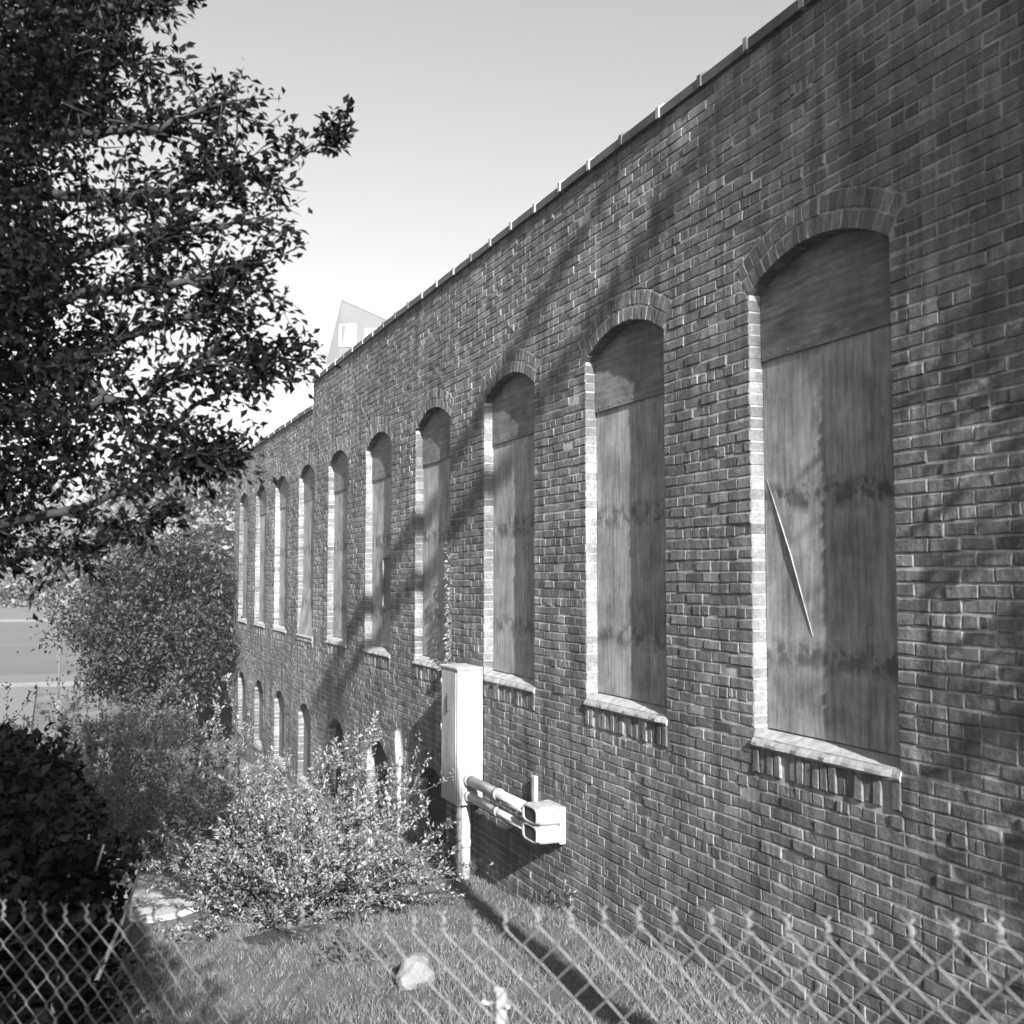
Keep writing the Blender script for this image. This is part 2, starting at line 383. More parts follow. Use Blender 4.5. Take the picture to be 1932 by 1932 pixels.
# --- bricks
def brick(poly, proud=.003, depth=.03, bev=.005, tilt=True, fn=None):
    """poly: (y, z) outline, counter-clockwise seen from outside; fn maps (out, y, z) to world"""
    fn = fn or (lambda q, y, z: (WX - q, y, z))
    n = len(poly); cy = sum(p[0] for p in poly) / n; cz = sum(p[1] for p in poly) / n
    poly = [(y + random.gauss(0, .002), z + random.gauss(0, .002)) for y, z in poly]
    ty, tz = (random.gauss(0, .010), random.gauss(0, .020)) if tilt else (0, 0)
    def q(y, z): return proud + ty * (y - cy) + tz * (z - cz)
    inn = []
    for i in range(n):
        y, z = poly[i]; dy, dz = cy - y, cz - z
        bb = bev * random.uniform(.5, 1.7)
        inn.append((y + math.copysign(min(bb, abs(dy)), dy), z + math.copysign(min(bb, abs(dz)), dz)))
    vs_ = [fn(q(y, z), y, z) for y, z in inn] + [fn(q(y, z) - bev * random.uniform(.5, 1.2), y, z) for y, z in poly] + [fn(-depth, y, z) for y, z in poly]
    fs = [tuple(range(n))[::-1]]
    for i in range(n):
        j = (i + 1) % n; fs.append((i, j, n + j, n + i)); fs.append((n + i, n + j, 2 * n + j, 2 * n + i))
    wall.add(vs_, fs, 1)
CH, SL, HL, J = .0762, .212, .1075, .010
z = CZ - 4.75; row = 0
def emit(a, b_, z0, z1):
    """one brick, clipped by the arches"""
    if b_ - a < .022: return
    pr = max(.0022, random.gauss(.0048, .0020)); r_ = random.random()
    if r_ < .0025: pr = -.018
    elif r_ < .03: pr = .0015
    elif r_ < .045: pr = .009
    hit = [o for o in OPS if b_ > o.c - o.ohw and a < o.c + o.ohw and z1 > o.spring and z0 < o.zc + o.Ro]
    if not hit:
        jam = any(abs(a - (o.c + o.hw)) < .002 or abs(b_ - (o.c - o.hw)) < .002 for o in OPS)
        brick([(a, z0), (b_, z0), (b_, z1), (a, z1)], max(pr, .001) if jam else pr, .14 if jam else .03, .006 if jam else .005)
        return
    o = hit[0]; n = 6; top = []; bot = []
    for k in range(n + 1):
        y = a + (b_ - a) * k / n; q = abs(y - o.c); lo = z0
        if q < o.ohw: 
            arc = o.zc + math.sqrt(max(0, o.Ro ** 2 - q * q)) + J
            if q > o.hw:      # below the skewback the wall comes in again
                sk = o.spring + (q - o.hw) / (o.ohw - o.hw) * (o.oz - o.spring)
                if (z0 + z1) / 2 < sk: 
                    top.append((y, min(z1, max(z0, sk - J)))); bot.append((y, z0)); continue
            lo = max(z0, arc)
        top.append((y, z1)); bot.append((y, lo))
    keep = [k for k in range(n + 1) if top[k][1] - bot[k][1] > .008]
    if len(keep) < 2: return
    # keep one run
    run = [keep[0]]
    for k in keep[1:]:
        if k == run[-1] + 1: run.append(k)
        elif len(run) < 3: run = [k]
        else: break
    if len(run) < 2 or (top[run[-1]][0] - top[run[0]][0]) < .02: return
    if all(top[k][1] == z1 and bot[k][1] == z0 for k in run): run = [run[0], run[-1]]
    brick([bot[k] for k in run] + [top[k] for k in reversed(run)], pr, .03)
while z < TOP1 - .03:
    z0, z1 = z + J / 2, z + CH - J / 2
    hdr = row % 7 == 3; L = HL if hdr else SL
    yend = STEP if z1 > TOP2 - .01 else Y1
    # solid intervals along this course
    blk = []
    for o in OPS:
        if z1 > o.bot - (.21 if o in MAIN else .0) and (z0 + z1) / 2 < o.spring: blk.append((o.c - o.hw - (.015 if (z1 <= o.bot + .0 and o in MAIN) else 0), o.c + o.hw + (.015 if (z1 <= o.bot and o in MAIN) else 0)))
        elif (z0 + z1) / 2 >= o.spring and z0 < o.zc + o.R: pass
    blk.sort(); segs = []; s_ = .6
    for p, q in blk:
        if p - s_ > .02: segs.append((s_, p))
        s_ = max(s_, q)
    segs.append((s_, yend))
    off = (0 if row % 2 else .5) * SL + (0 if not hdr else .05)
    for p, q in segs:
        if q - p < .03: continue
        y = math.floor((p - off) / L) * L + off
        while y < q:
            a, b_ = max(y + J / 2, p), min(y + L - J / 2, q)
            if a > p and y - J / 2 - p < .05: a = p                       # no slivers beside the openings
            if b_ < q and q - (y + L + J / 2) < .05: b_ = q
            if b_ - a > (.06 if (a == p or b_ == q) else .02) and hdr and random.random() < .12:
                m2 = (a + b_) / 2; emit(a, m2 - .003, z0, z1); emit(m2 + .003, b_, z0, z1)
            elif b_ - a > (.05 if (a == p or b_ == q) else .02):
                if b_ > q - .03 and False: pass
                dz = random.gauss(0, .0018) + .006 * math.sin(a * .8) + .004 * math.sin(a * 2.3 + row * .05); emit(a, b_, z0 + dz, z1 + dz)
            y += L
    z += CH; row += 1
# corner returns at the parapet step and the far end
z = CZ - 4.75; row = 0
# --- arch rings: two rowlock rings above every opening
for o in OPS:
    for ri in range(2):
        r0 = o.R + ri * o.t / 2 + (.001 if ri == 0 else .005); r1 = r0 + o.t / 2 - .006
        nb = max(5, int(round(2 * o.al * r0 / .0735)))
        for k in range(nb):
            a0 = -o.al + 2 * o.al * k / nb; a1 = a0 + 2 * o.al / nb; g = .0045 / r0; a0 += random.gauss(0, .0018); a1 += random.gauss(0, .0018); r1_ = r1 + random.gauss(0, .004)
            P = lambda r_, a_: (o.c + r_ * math.sin(a_), o.zc + r_ * math.cos(a_))
            brick([P(r0, a0 + g), P(r0, a1 - g), P(r1_, a1 - g), P(r1_, a0 + g)], max(.002, random.gauss(.0045, .0022)), .12 if ri == 0 else .03, .005)
wall.build('wall', [M['mortar'], M['brick']], bld)
# --- sills, boards
def window(o, i, main):
    fx = WX + o.d
    fr = MB(); a, b_ = o.c - o.hw + .006, o.c + o.hw - .006; K = 14; bot = o.bot + (.04 if main else .0)
    # solid backing behind the boards; near-black colour paints the dark inside of open windows
    arc_o = [(a + (b_ - a) * k / K, o.inner(a + (b_ - a) * k / K) - .004) for k in range(K + 1)]
    def slab(mb, outline, x0, x1, mi=0):
        n = len(outline)
        mb.add([(x0, y, z_) for y, z_ in outline] + [(x1, y, z_) for y, z_ in outline],
               [tuple(range(n))[::-1], tuple(range(n, 2 * n))] + [(k, (k + 1) % n, n + (k + 1) % n, n + k) for k in range(n)], mi)
    slab(fr, [(a, bot - .03), (b_, bot - .03)] + arc_o[::-1], fx + .022, fx + .06)
    W = fr.build('window' if main else 'basement_window', M['shutter'], bld)
    if main:
        seam = CZ + 1.40 + random.uniform(-.015, .015)
        mb = MB()
        if i == 6:      # this board has sprung off its fixings and leans out at the foot
            y0_, y1_ = a + .01, b_ - .01
            vs_ = []
            for x_ in (0, .014):
                for t in np.linspace(0, 1, 9):
                    zz = seam + .0 - t * (seam - bot + .16); out = .0 if t < .6 else .11 * ((t - .6) / .4) ** 1.4
                    for y_ in (y0_, y1_): vs_.append((fx - .01 + x_ - out, y_, zz))
            fs = []
            for s_ in range(8):
                k = s_ * 2; fs += [(k, k + 1, k + 3, k + 2), (18 + k, 18 + k + 2, 18 + k + 3, 18 + k + 1), (k, k + 2, 18 + k + 2, 18 + k), (k + 1, 18 + k + 1, 18 + k + 3, k + 3)]
            fs += [(0, 18, 19, 1), (16, 17, 35, 34)]
            mb.add(vs_, fs)
        else: slab(mb, [(a, bot + .006), (b_, bot + .01), (b_, seam + .05), (a, seam + .05)], fx, fx + .016)
        lb = mb.build('lower_board', M['plyv'], W)
        ub = MB(); slab(ub, [(a, seam - .004), (b_, seam)] + arc_o[::-1], fx - .014, fx - .001)
        for k in range(7):
            y_ = a + .07 + (b_ - a - .14) * k / 6 + random.uniform(-.02, .02); zz = seam + .03
            ub.tube([(fx - .0135, y_, zz), (fx - .018, y_, zz)], .009, 8, 1)
        ub.build('upper_board', [M['plyh'], M['steel']], W)
        # sill: parged slope over a projecting row of upright bricks
        sl = MB(); ya, yb = o.c - o.hw - .012, o.c + o.hw + .012
        zf = o.bot - .035; n = 20; rows_ = []
        for k in range(n + 1):
            y_ = ya + (yb - ya) * k / n; wob = .006 * math.sin(k * 1.9 + i) + random.uniform(-.006, .006)
            rows_.append([(fx + .02, y_, o.bot + .045), (WX + .0, y_, zf + .03 + wob * .5), (WX - .020 + wob, y_, zf + .004), (WX - .026 + wob, y_, zf - .014), (WX - .015, y_, zf - .03), (WX + .05, y_, zf - .03)])
        vs_ = [v for r_ in rows_ for v in r_]; fs = [(k * 6 + j, k * 6 + j + 1, (k + 1) * 6 + j + 1, (k + 1) * 6 + j) for k in range(n) for j in range(5)]
        fs += [(0, 1, 2, 3, 4, 5)[::-1], tuple(n * 6 + j for j in range(6))]
        sl.add(vs_, fs, 0)
        nb = 18
        global wall
        keep = wall; wall = sl
        for k in range(nb):
            y_ = ya + (yb - ya) * k / nb
            drop = random.choice([0, .004, -.003, .006, .012, .024]) if k not in (0, nb - 1) else 0
            brick([(y_ + .004, zf - .185), (y_ + (yb - ya) / nb - .004, zf - .185), (y_ + (yb - ya) / nb - .004, zf - .012), (y_ + .004, zf - .012)], .013 - drop * .6, .06, .007)
        wall = keep
        sl.add([(WX + .002, ya, zf - .2), (WX + .002, yb, zf - .2), (WX + .002, yb, zf), (WX + .002, ya, zf)], [(0, 3, 2, 1)], 0)
        sl.build('sill', [M['parge'], M['brick']], W)
        if i == 0:
            # split in the veneer: a lifted sliver
            p0, p1 = on_wall(1447, 905), on_wall(1534, 1200)
            A_ = Vector((fx - .001, p0.y * (fx / WX), CZ + (p0.z - CZ) * fx / WX)); B_ = Vector((fx - .001, p1.y * (fx / WX), CZ + (p1.z - CZ) * fx / WX))
            c = MB(); n_ = Vector((0, .008, .003))
            M_ = (A_ + B_) / 2 + Vector((0, -.015, .01))
            c.add([A_, M_, B_, A_ - n_ * .5, M_ - n_ * .8, B_ - n_ * .2, A_ + Vector((-.002, 0, 0)) - n_ * .5, M_ + Vector((-.010, 0, 0)) - n_, B_ + Vector((-.002, 0, 0))],
                  [(0, 1, 7, 6), (1, 2, 8, 7), (6, 7, 4, 3), (7, 8, 5, 4)])
            c.build('split_veneer', M['plyv'], W)
        if i == 4:      # nailed patch with a raised rim half way down
            c = MB(); q0, q1 = on_wall(711, 1048), on_wall(733, 1150)
            yA, yB, zA, zB = q1.y, q0.y, q1.z, q0.z
            for (ya_, yb_, za_, zb_) in ((yA, yB, zB - .04, zB), (yA, yB, zA, zA + .04), (yA, yA + .05, zA + .04, zB - .04), (yB - .05, yB, zA + .04, zB - .04)):
                c.box((fx - .03, ya_, za_), (fx, yb_, zb_), 0)
            c.box((fx - .008, yA + .05, zA + .04), (fx - .001, yB - .05, zB - .04), 0)
            c.build('patch_frame', M['bboard'], W)
    else:
        if i not in (4, 3, 5):
            mb = MB(); top = o.spring + (.02 if i % 2 else -.1)
            if i in (6, 7): slab(mb, [(a, bot + .01), (b_, bot + .01)] + arc_o[::-1], fx, fx + .015)
            else: slab(mb, [(a, bot + .01), (b_, bot + .01), (b_, top), (a, top)], fx, fx + .015)
            mb.build('board', M['bboard'], W)
        sl = MB(); sl.add([(fx + .02, a - .02, bot + .05), (fx + .02, b_ + .02, bot + .05), (WX - .02, b_ + .02, bot - .03), (WX - .02, a - .02, bot - .03), (WX - .02, a - .02, bot - .1), (WX - .02, b_ + .02, bot - .1)],
                          [(0, 3, 2, 1), (3, 4, 5, 2)]); sl.build('sill', M['parge'], W)
for i, o in enumerate(MAIN): window(o, i, True)
for i, o in zip(range(3, 10), BASE): window(o, i, False)
# --- coping: salt-glazed tiles, each with a raised collar; most collars are paler to paint the glints
def coping(y0, top, n_, L=.572):
    for k in range(n_):
        a = y0 + k * L; b = MB(); b_ = a + L
        jx = random.gauss(0, .004); jz = random.gauss(0, .004)
        def prof(x0, x1, lift, drop): return [(x0, top - drop), (x0, top + .02 + lift), (x0 + .05, top + .05 + lift), ((x0 + x1) / 2, top + .075 + lift), (x1 - .05, top + .05 + lift), (x1, top + .02 + lift), (x1, top - drop)]
        def ext(P, ya, yb, mi):
            n = len(P); b.add([(x + jx, ya, z_ + jz) for x, z_ in P] + [(x + jx, yb, z_ + jz) for x, z_ in P], [(q, (q + 1) % n, n + (q + 1) % n, n + q) for q in range(n)] + [tuple(range(n))[::-1], tuple(range(n, 2 * n))], mi)
        ext(prof(WX - .038, WX + .38, 0, .05), a + .006, b_ - .042, 0)
        ext(prof(WX - .050, WX + .40, .012, .052), b_ - .042, b_ + .002, 1 if random.random() < .75 else 0)
        b.build('coping_tile', [M['coping'], M['glaze']], bld)
coping(STEP - .572 * 40, TOP1, 40); coping(STEP + .01, TOP2, 15, .603)
b = MB(); b.add([(WX + .36, Y0 - .0, TOP2 - .35), (WX + DEP, Y0, TOP2 - .35), (WX + DEP, Y1, TOP2 - .35), (WX + .36, Y1, TOP2 - .35)], [(0, 1, 2, 3)]); b.build('roof', M['roof'], bld)

# ================================================================== cabinet with conduits
cab = empty('utility_cabinet', (3.92, 10.8, gh(3.9, 10.8)), 'tall narrow white utility cabinet on a post against the brick wall', 'utility box')
zt, zbm = CZ - .915, CZ - 2.31; gz = gh(3.9, 10.8) - .1
b = MB(); b.box((3.80, 10.62, zbm), (4.075, 11.13, zt - .03), 0, .008); b.build('cabinet_body', M['paint'], cab)
b = MB(); b.box((3.785, 10.60, zt - .028), (4.07, 11.15, zt), 0, .006); b.build('lid', M['paint'], cab)
b = MB(); b.box((3.812, 10.612, zbm + .02), (3.816, 10.619, zt - .4), 0); b.box((3.7925, 10.66, zbm + .03), (3.7985, 11.10, zt - .06), 1, .002); 
b.box((3.794, 10.675, zbm + .045), (3.7965, 10.69, zt - .075), 0)
door = b.build('door', [M['dark'], M['paint']], cab)
b = MB(); b.box((3.772, 10.86, CZ - 1.38), (3.793, 10.89, CZ - 1.20), 0, .004); b.build('handle', M['dark'], door)
for zz in (zbm + .2, zbm + .7, zt - .22):
    b = MB(); b.tube([(3.791, 11.105, zz), (3.791, 11.105, zz + .08)], .009, 8); b.build('hinge', M['steel'], door, True)
for xx, zz in ((3.83, zbm + .06), (4.04, zbm + .06), (3.83, zt - .08), (4.04, zt - .08)):
    b = MB(); b.tube([(xx, 10.622, zz), (xx, 10.612, zz)], .009, 8); b.build('bolt', M['steel'], cab)
b = MB(); b.tube([(3.93, 10.74, gz), (3.93, 10.74, zbm + .02)], .052, 20); b.tube([(3.93, 10.74, gz + .42), (3.93, 10.74, gz + .5)], .058, 20); b.build('post', M['paint'], cab, True)
b = MB(); b.tube([(3.845, 10.70, gz), (3.845, 10.70, zbm + .01)], .021, 12)
for zz in (gz + .5, CZ - 2.46): b.tube([(3.845, 10.70, zz), (3.845, 10.70, zz + .05)], .03, 12)
b.build('conduit', M['paint'], cab, True)
for hz, rr in ((-2.055, .052), (-2.215, .044)):
    b = MB(); b.tube([(3.925, 10.63, CZ + hz), (3.925, 9.0, CZ + hz)], rr, 20)
    b.tube([(3.925, 10.625, CZ + hz), (3.925, 10.56, CZ + hz)], rr + .012, 20); b.tube([(3.925, 9.85, CZ + hz), (3.925, 9.78, CZ + hz)], rr + .007, 20)
    b.tube([(3.925, 9.10, CZ + hz), (3.925, 9.03, CZ + hz)], rr + .012, 20)
    b.build('conduit_pipe', M['paint'], cab, True)
for zc_ in (CZ - 2.047, CZ - 2.205):
    b = MB(); x0_, x1_, ya_, yb_ = 3.83, 4.10, 8.69, 9.03; h_ = .077
    b.box((x0_ + .012, ya_, zc_ - h_), (x1_, yb_, zc_ + h_), 0, .045)
    # rounded rim and dark mouth on the side away from the wall
    def rr_(s, x_): return [(x_, (ya_ + yb_) / 2 + s * (yb_ - ya_ - .02) / 2 * math.copysign(abs(math.cos(t)) ** .5, math.cos(t)), zc_ + s * (h_ - .006) * math.copysign(abs(math.sin(t)) ** .5, math.sin(t))) for t in np.linspace(0, 2 * math.pi, 28, endpoint=False)]
    A_, B_, C_, D_ = rr_(1, x0_ + .02), rr_(1, x0_), rr_(.84, x0_), rr_(.80, x0_ + .02)
    n = 28; b.add(A_ + B_ + C_ + D_, [(r0_ * n + k, r0_ * n + (k + 1) % n, (r0_ + 1) * n + (k + 1) % n, (r0_ + 1) * n + k) for r0_ in range(3) for k in range(n)], 0)
    b.add(rr_(.81, x0_ + .010), [tuple(range(n))], 1)
    b.box((x1_ - .06, ya_ - .012, zc_ - h_ - .006), (x1_ + .0, yb_, zc_ + h_ + .000), 0, .01)
    b.build('conduit_elbow', [M['paint'], M['shutter']], cab)
b = MB(); b.box((4.045, 9.24, CZ - 2.36), (4.085, 9.30, CZ - 1.80), 0, .004); b.box((3.87, 9.25, CZ - 2.14), (4.05, 9.29, CZ - 2.12), 0); b.build('bracket', M['paint'], cab)

vp = Vector((3.6, 12.0, gh(3.6, 12.0)))
vt = empty('vent_pipe', vp, 'thin white standpipe with a thicker capped head, behind the spreading bush', 'pipe')
b = MB(); b.tube([vp - Vector((0, 0, .1)), (3.6, 12, CZ - 2.1)], .024, 10); b.build('pipe', M['paint'], vt, True)
b = MB(); b.tube([(3.6, 12, CZ - 2.12), (3.6, 12, CZ - 2.08), (3.6, 12, CZ - 1.72), (3.6, 12, CZ - 1.70)], [.026, .05, .056, .03], 14); b.build('head', M['paint'], vt, True)
b = MB(); b.tube([(3.64, 11.98, CZ - 1.92), (3.70, 11.96, CZ - 1.90), (3.69, 11.96, CZ - 1.72), (3.63, 11.98, CZ - 1.64), (3.62, 11.98, CZ - 1.58)], .018, 10); b.build('clamp', M['steel'], vt, True)

# ================================================================== chain-link fence
FA, FC = 2.35, -.46
def fpt(X, h):  # X metres to the right of the view axis, on the fence line
    Zc = FA + FC * X; f = Vector((math.sin(YAW), math.cos(YAW), 0)); return rgt * X + f * Zc + Vector((0, 0, CZ + h))
fdir = (fpt(1, 0) - fpt(0, 0)); flen = fdir.length; fdir.normalize(); fn_ = Vector((-fdir.y, fdir.x, 0))
ftop = lambda X: -.735 + .12 * X + .008 * math.sin(X * 7)
fen = empty('chain_link_fence', fpt(0, 0) - Vector((0, 0, 1.9)), 'sagging galvanised chain-link fence with twisted wire tips across the foreground', 'fence')
b = MB(); DW = .0735; half = DW / 4; rs = DW / 2; Xs = np.arange(-2.6, 3.4, DW / 2 / flen); b2 = MB()
for i, X in enumerate(Xs):
    p0 = fpt(X, ftop(X)); pts = []; nz = 30; ph = i % 2
    wob = random.gauss(0, .002)
    for k in range(nz):
        sd_ = 1 if (k + ph) % 2 else -1
        pos = p0 + fdir * (sd_ * half * 1.0 + wob) + Vector((0, 0, -rs * k)) + fn_ * (.003 * (1 if ((k + ph) % 2) else -1))
        pos += fn_ * .012 * math.sin(X * 5 + k * .25)
        # rounded corner: three points
        for q in (-.1, 0, .1): pts.append(pos + Vector((0, 0, -q * rs)) - fdir * (abs(q) * 2 * half * sd_))
    b.tube(pts, .00145, 6)
    if ph == 0: continue
    # twisted tips
    a0 = p0 + fdir * half; t = []
    for q in range(7):
        an = q * 1.5; t.append(a0 + Vector((0, 0, .005 * q)) + fdir * .0032 * math.cos(an) + fn_ * .0032 * math.sin(an))
    b.tube(t + [t[-1] + Vector((0, 0, .016)) - fdir * .020], .0015, 6)
    b.tube([v + (fdir * -.005) for v in t[::1]] + [t[-1] + Vector((0, 0, .015)) + fdir * .006], .0015, 6)
b.build('wire_mesh', M['steel'], fen, True)
ps = at(934, 1872, 2.42); 
b = MB(); pb = Vector((ps.x, ps.y, gh(ps.x, ps.y) - .2)) + fn_ * .03; pt_ = ps + fn_ * .03
def lbox(c0, c1, wx_, dx_, mb, mi=0):
    vs_ = [c + fdir * sx * wx_ + fn_ * sy * dx_ for c in (c0, c1) for sx, sy in ((-1, -1), (1, -1), (1, 1), (-1, 1))]
    mb.add(vs_, [(3, 2, 1, 0), (4, 5, 6, 7), (0, 1, 5, 4), (1, 2, 6, 5), (2, 3, 7, 6), (3, 0, 4, 7)], mi)
lbox(pb, pt_, .013, .003, b); lbox(pb, pt_ - Vector((0, 0, .004)), .003, .016, b)
b.build('fence_post', M['parge'], fen)
for dz in (-.035, -.115):
    b = MB(); c0 = pt_ + Vector((0, 0, dz)); b.tube([c0 + fdir * .03 + Vector((0, 0, .008)) - fn_ * .03, c0 + fdir * .026 - fn_ * .012, c0 + fdir * .014 + fn_ * .008, c0 - fdir * .014 + fn_ * .008, c0 - fdir * .026 - fn_ * .012, c0 - fdir * .03 + Vector((0, 0, .01)) - fn_ * .03], .0035, 8)
    b.build('wire_clip', M['paint'], fen, True)

# ================================================================== plants
def curve_pts(p, d, L, n, up, wob):
    pts = [Vector(p)]; d = Vector(d).normalized()
    for _ in range(n):
        d = (d + Vector((random.gauss(0, wob), random.gauss(0, wob), random.gauss(0, wob) + up))).normalized(); pts.append(pts[-1] + d * (L / n))
    return pts
def shrub(name, c, label, height, spread, nst, leaf, m, nleaf, group=None, lean=(0, 0), up=.02, cat='shrub', stem_r=.009, shoots=False):
    base = Vector((c[0], c[1], gh(c[0], c[1]))); root = empty(name, base, label, cat, group)
    st = MB(); P = []; D = []
    for k in range(nst):
        a = random.uniform(0, 2 * math.pi); e = random.uniform(.15, 1.15); far_ = 1.35 if (shoots and k % 9 == 0) else 1.0
        dd = Vector((math.cos(a) * math.cos(e) + lean[0], math.sin(a) * math.cos(e) + lean[1], math.sin(e)))
        L = (height * math.sin(e) + spread * math.cos(e)) * random.uniform(.6, 1.1) * far_
        off = Vector((math.cos(a), math.sin(a), 0)) * random.uniform(0, .18) * spread
        pts = curve_pts(base + off - Vector((0, 0, .05)), dd, L, 8, up, .07)
        st.tube(pts, [stem_r * (1 - .85 * i / 8) for i in range(9)], 5)
        stems = [pts]
        for q in range(random.randint(4, 7)):
            i0 = random.randint(2, 7); d2 = (pts[i0 + 1 if i0 < 8 else 8] - pts[i0 - 1]).normalized() + Vector((random.gauss(0, .55), random.gauss(0, .55), random.gauss(.12, .4)))
            tw = curve_pts(pts[i0], d2, L * random.uniform(.18, .42), 5, up, .08); st.tube(tw, [stem_r * .4 * (1 - .8 * i / 5) for i in range(6)], 4); stems.append(tw)
        for s_ in stems:
            n_ = int(nleaf / nst / len(stems) * random.uniform(.7, 1.3))
            for _ in range(n_):
                t = (random.uniform(.18 if s_ is pts else .0, 1) ** .8) * (len(s_) - 1); i0 = min(int(t), len(s_) - 2); pnt = s_[i0].lerp(s_[i0 + 1], t - i0)
                dr = (s_[i0 + 1] - s_[i0]).normalized(); P.append(tuple(pnt + Vector((random.gauss(0, leaf * .35), random.gauss(0, leaf * .35), random.gauss(0, leaf * .35))))); D.append(tuple(dr * .8 + Vector((random.gauss(0, .7), random.gauss(0, .7), random.gauss(.2, .6)))))
    st.build('stem', M['twig'], root, True)
    leaves('foliage', P, leaf, m, root, D, .45, .5, .35)
    return root
def crown_tree(name, base, label, H, crown, nclump, leaf, m, nleaf, trunk_r, group=None, clump_r=.5, cat='tree', lobes=None, trunk=True, low=.15):
    root = empty(name, base, label, cat, group); base = Vector(base)
    tr = MB(); top = base + Vector((random.uniform(-.2, .2), random.uniform(-.2, .2), H * .75))
    tp = curve_pts(base - Vector((0, 0, .1)), (0, 0, 1), H * .8, 8, .05, .04); tr.tube(tp, [trunk_r * (1 - .8 * i / 8) for i in range(9)], 10)
    P = []; cx, cy, cz, rx, ry, rz = crown
    cen = []
    for k in range(nclump):
        while True:
            v = Vector((random.uniform(-1, 1), random.uniform(-1, 1), random.uniform(-1, 1)))
            if .35 < v.length < 1: break
        sc = 1 + .13 * math.sin(v.x * 5 + k * .01) + .1 * math.sin(v.z * 6 + v.y * 4)
        c = Vector((cx + v.x * rx * sc, cy + v.y * ry * sc, cz + v.z * rz * sc)); cen.append(c)
        if k % 3 == 0:
            i0 = min(7, max(2, int((c.z - base.z) / H * 7))); tr.tube([tp[i0], tp[i0].lerp(c, .5) + Vector((0, 0, .05 * H * random.uniform(-.5, 1))), c], [trunk_r * .3, trunk_r * .15, trunk_r * .04], 5)
        n_ = int(nleaf / nclump * random.uniform(.6, 1.4)); q = rng.normal(size=(n_, 3)) * np.array([1, 1, .7]) * clump_r * random.uniform(.35, .6)
        P.append(q + np.array(c))
    tr.build('trunk', M['bark'], root, True); leaves('crown', np.concatenate(P), leaf, m, root, None, .5, .6)
    return root
# spreading bush in the middle, its long shoots reaching to the cabinet
shrub('spreading_shrub', (1.9, 9.9), 'spreading small-leaved bush with long arching shoots beside the white cabinet post', 1.3, 1.0, 120, .044, M['l_shrub'], 36000, lean=(.12, .0), shoots=True)
shrub('spreading_shrub', (1.81, 13.2), 'low bush with pale leaves just left of the long-shooted bush', .7, .7, 40, .04, M['l_mid'], 10000)
shrub('leafy_shrub', (.75, 12.6), 'taller pale bush between the long-shooted bush and the far dense tree', 1.7, 1.0, 80, .05, M['l_shrub'], 22000)
shrub('leafy_shrub', (-.75, 11.2), 'mid grey bush standing left of the taller pale bush', 1.7, 1.2, 45, .05, M['l_mid'], 10000)
shrub('leafy_shrub', (.3, 16.5), 'bush at the foot of the far dense tree, behind the taller pale bush', 1.6, 1.3, 45, .06, M['l_mid'], 14000)
shrub('low_weed', tuple(ground_at(664, 1815))[:2], 'small spiky weed clump in the grass just behind the fence', .30, .2, 22, .045, M['l_mid'], 420, up=.0, cat='weed', stem_r=.004)
# dark hedge in the lower left
def hedge(name, c, sx, sy, h, label, n, m, leaf=.06):
    root = empty(name, (c[0], c[1], gh(*c)), label, 'hedge'); st = MB(); z0 = gh(*c)
    for k in range(14):
        p = (c[0] + random.uniform(-.8, .8) * sx, c[1] + random.uniform(-.8, .8) * sy, z0 - .1); st.tube(curve_pts(p, (random.gauss(0, .2), random.gauss(0, .2), 1), h * .85, 5, .05, .08), [.02, .018, .015, .012, .008, .004], 6)
    st.build('stem', M['twig'], root, True)
    q = rng.uniform(-1, 1, (n, 3)); r_ = (np.abs(q) ** 2.6).sum(1) ** (1 / 2.6); q = q / r_[:, None] * (rng.uniform(.25, 1, n) ** .3)[:, None]
    lump = 1 + .08 * np.sin(q[:, 0] * 9 + 2) * np.sin(q[:, 1] * 7) + .06 * np.sin(q[:, 2] * 11 + q[:, 0] * 5)
    P = np.stack([c[0] + q[:, 0] * sx * lump, c[1] + q[:, 1] * sy * lump, z0 + h / 2 + q[:, 2] * h / 2 * lump], 1); P[:, 2] = np.maximum(P[:, 2], z0 - .05)
    leaves('foliage', P, leaf, m, root, None, .3, .55); return root
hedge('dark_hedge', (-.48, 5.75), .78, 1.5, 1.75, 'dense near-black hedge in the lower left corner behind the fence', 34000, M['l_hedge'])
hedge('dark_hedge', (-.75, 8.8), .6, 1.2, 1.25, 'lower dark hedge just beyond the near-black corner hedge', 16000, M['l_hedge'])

# mid tree by the far corner of the building
c0 = at(300, 1200, 27); g0 = gh(c0.x, c0.y)
crown_tree('dense_tree', (c0.x, c0.y, g0), 'dense rounded broadleaf tree by the far corner of the brick building', 5.6, (c0.x, c0.y, CZ - 1.05, 2.15, 2.2, 2.1), 260, .13, M['l_tree'], 34000, .16, clump_r=.6)
c1 = at(405, 1130, 31)
crown_tree('slim_tree', (c1.x, c1.y, gh(c1.x, c1.y)), 'narrower tree filling the gap between the dense tree and the brick corner', 5.2, (c1.x, c1.y, CZ - 1.25, .75, 1.2, 1.45), 120, .13, M['l_tree'], 13000, .11, clump_r=.5)

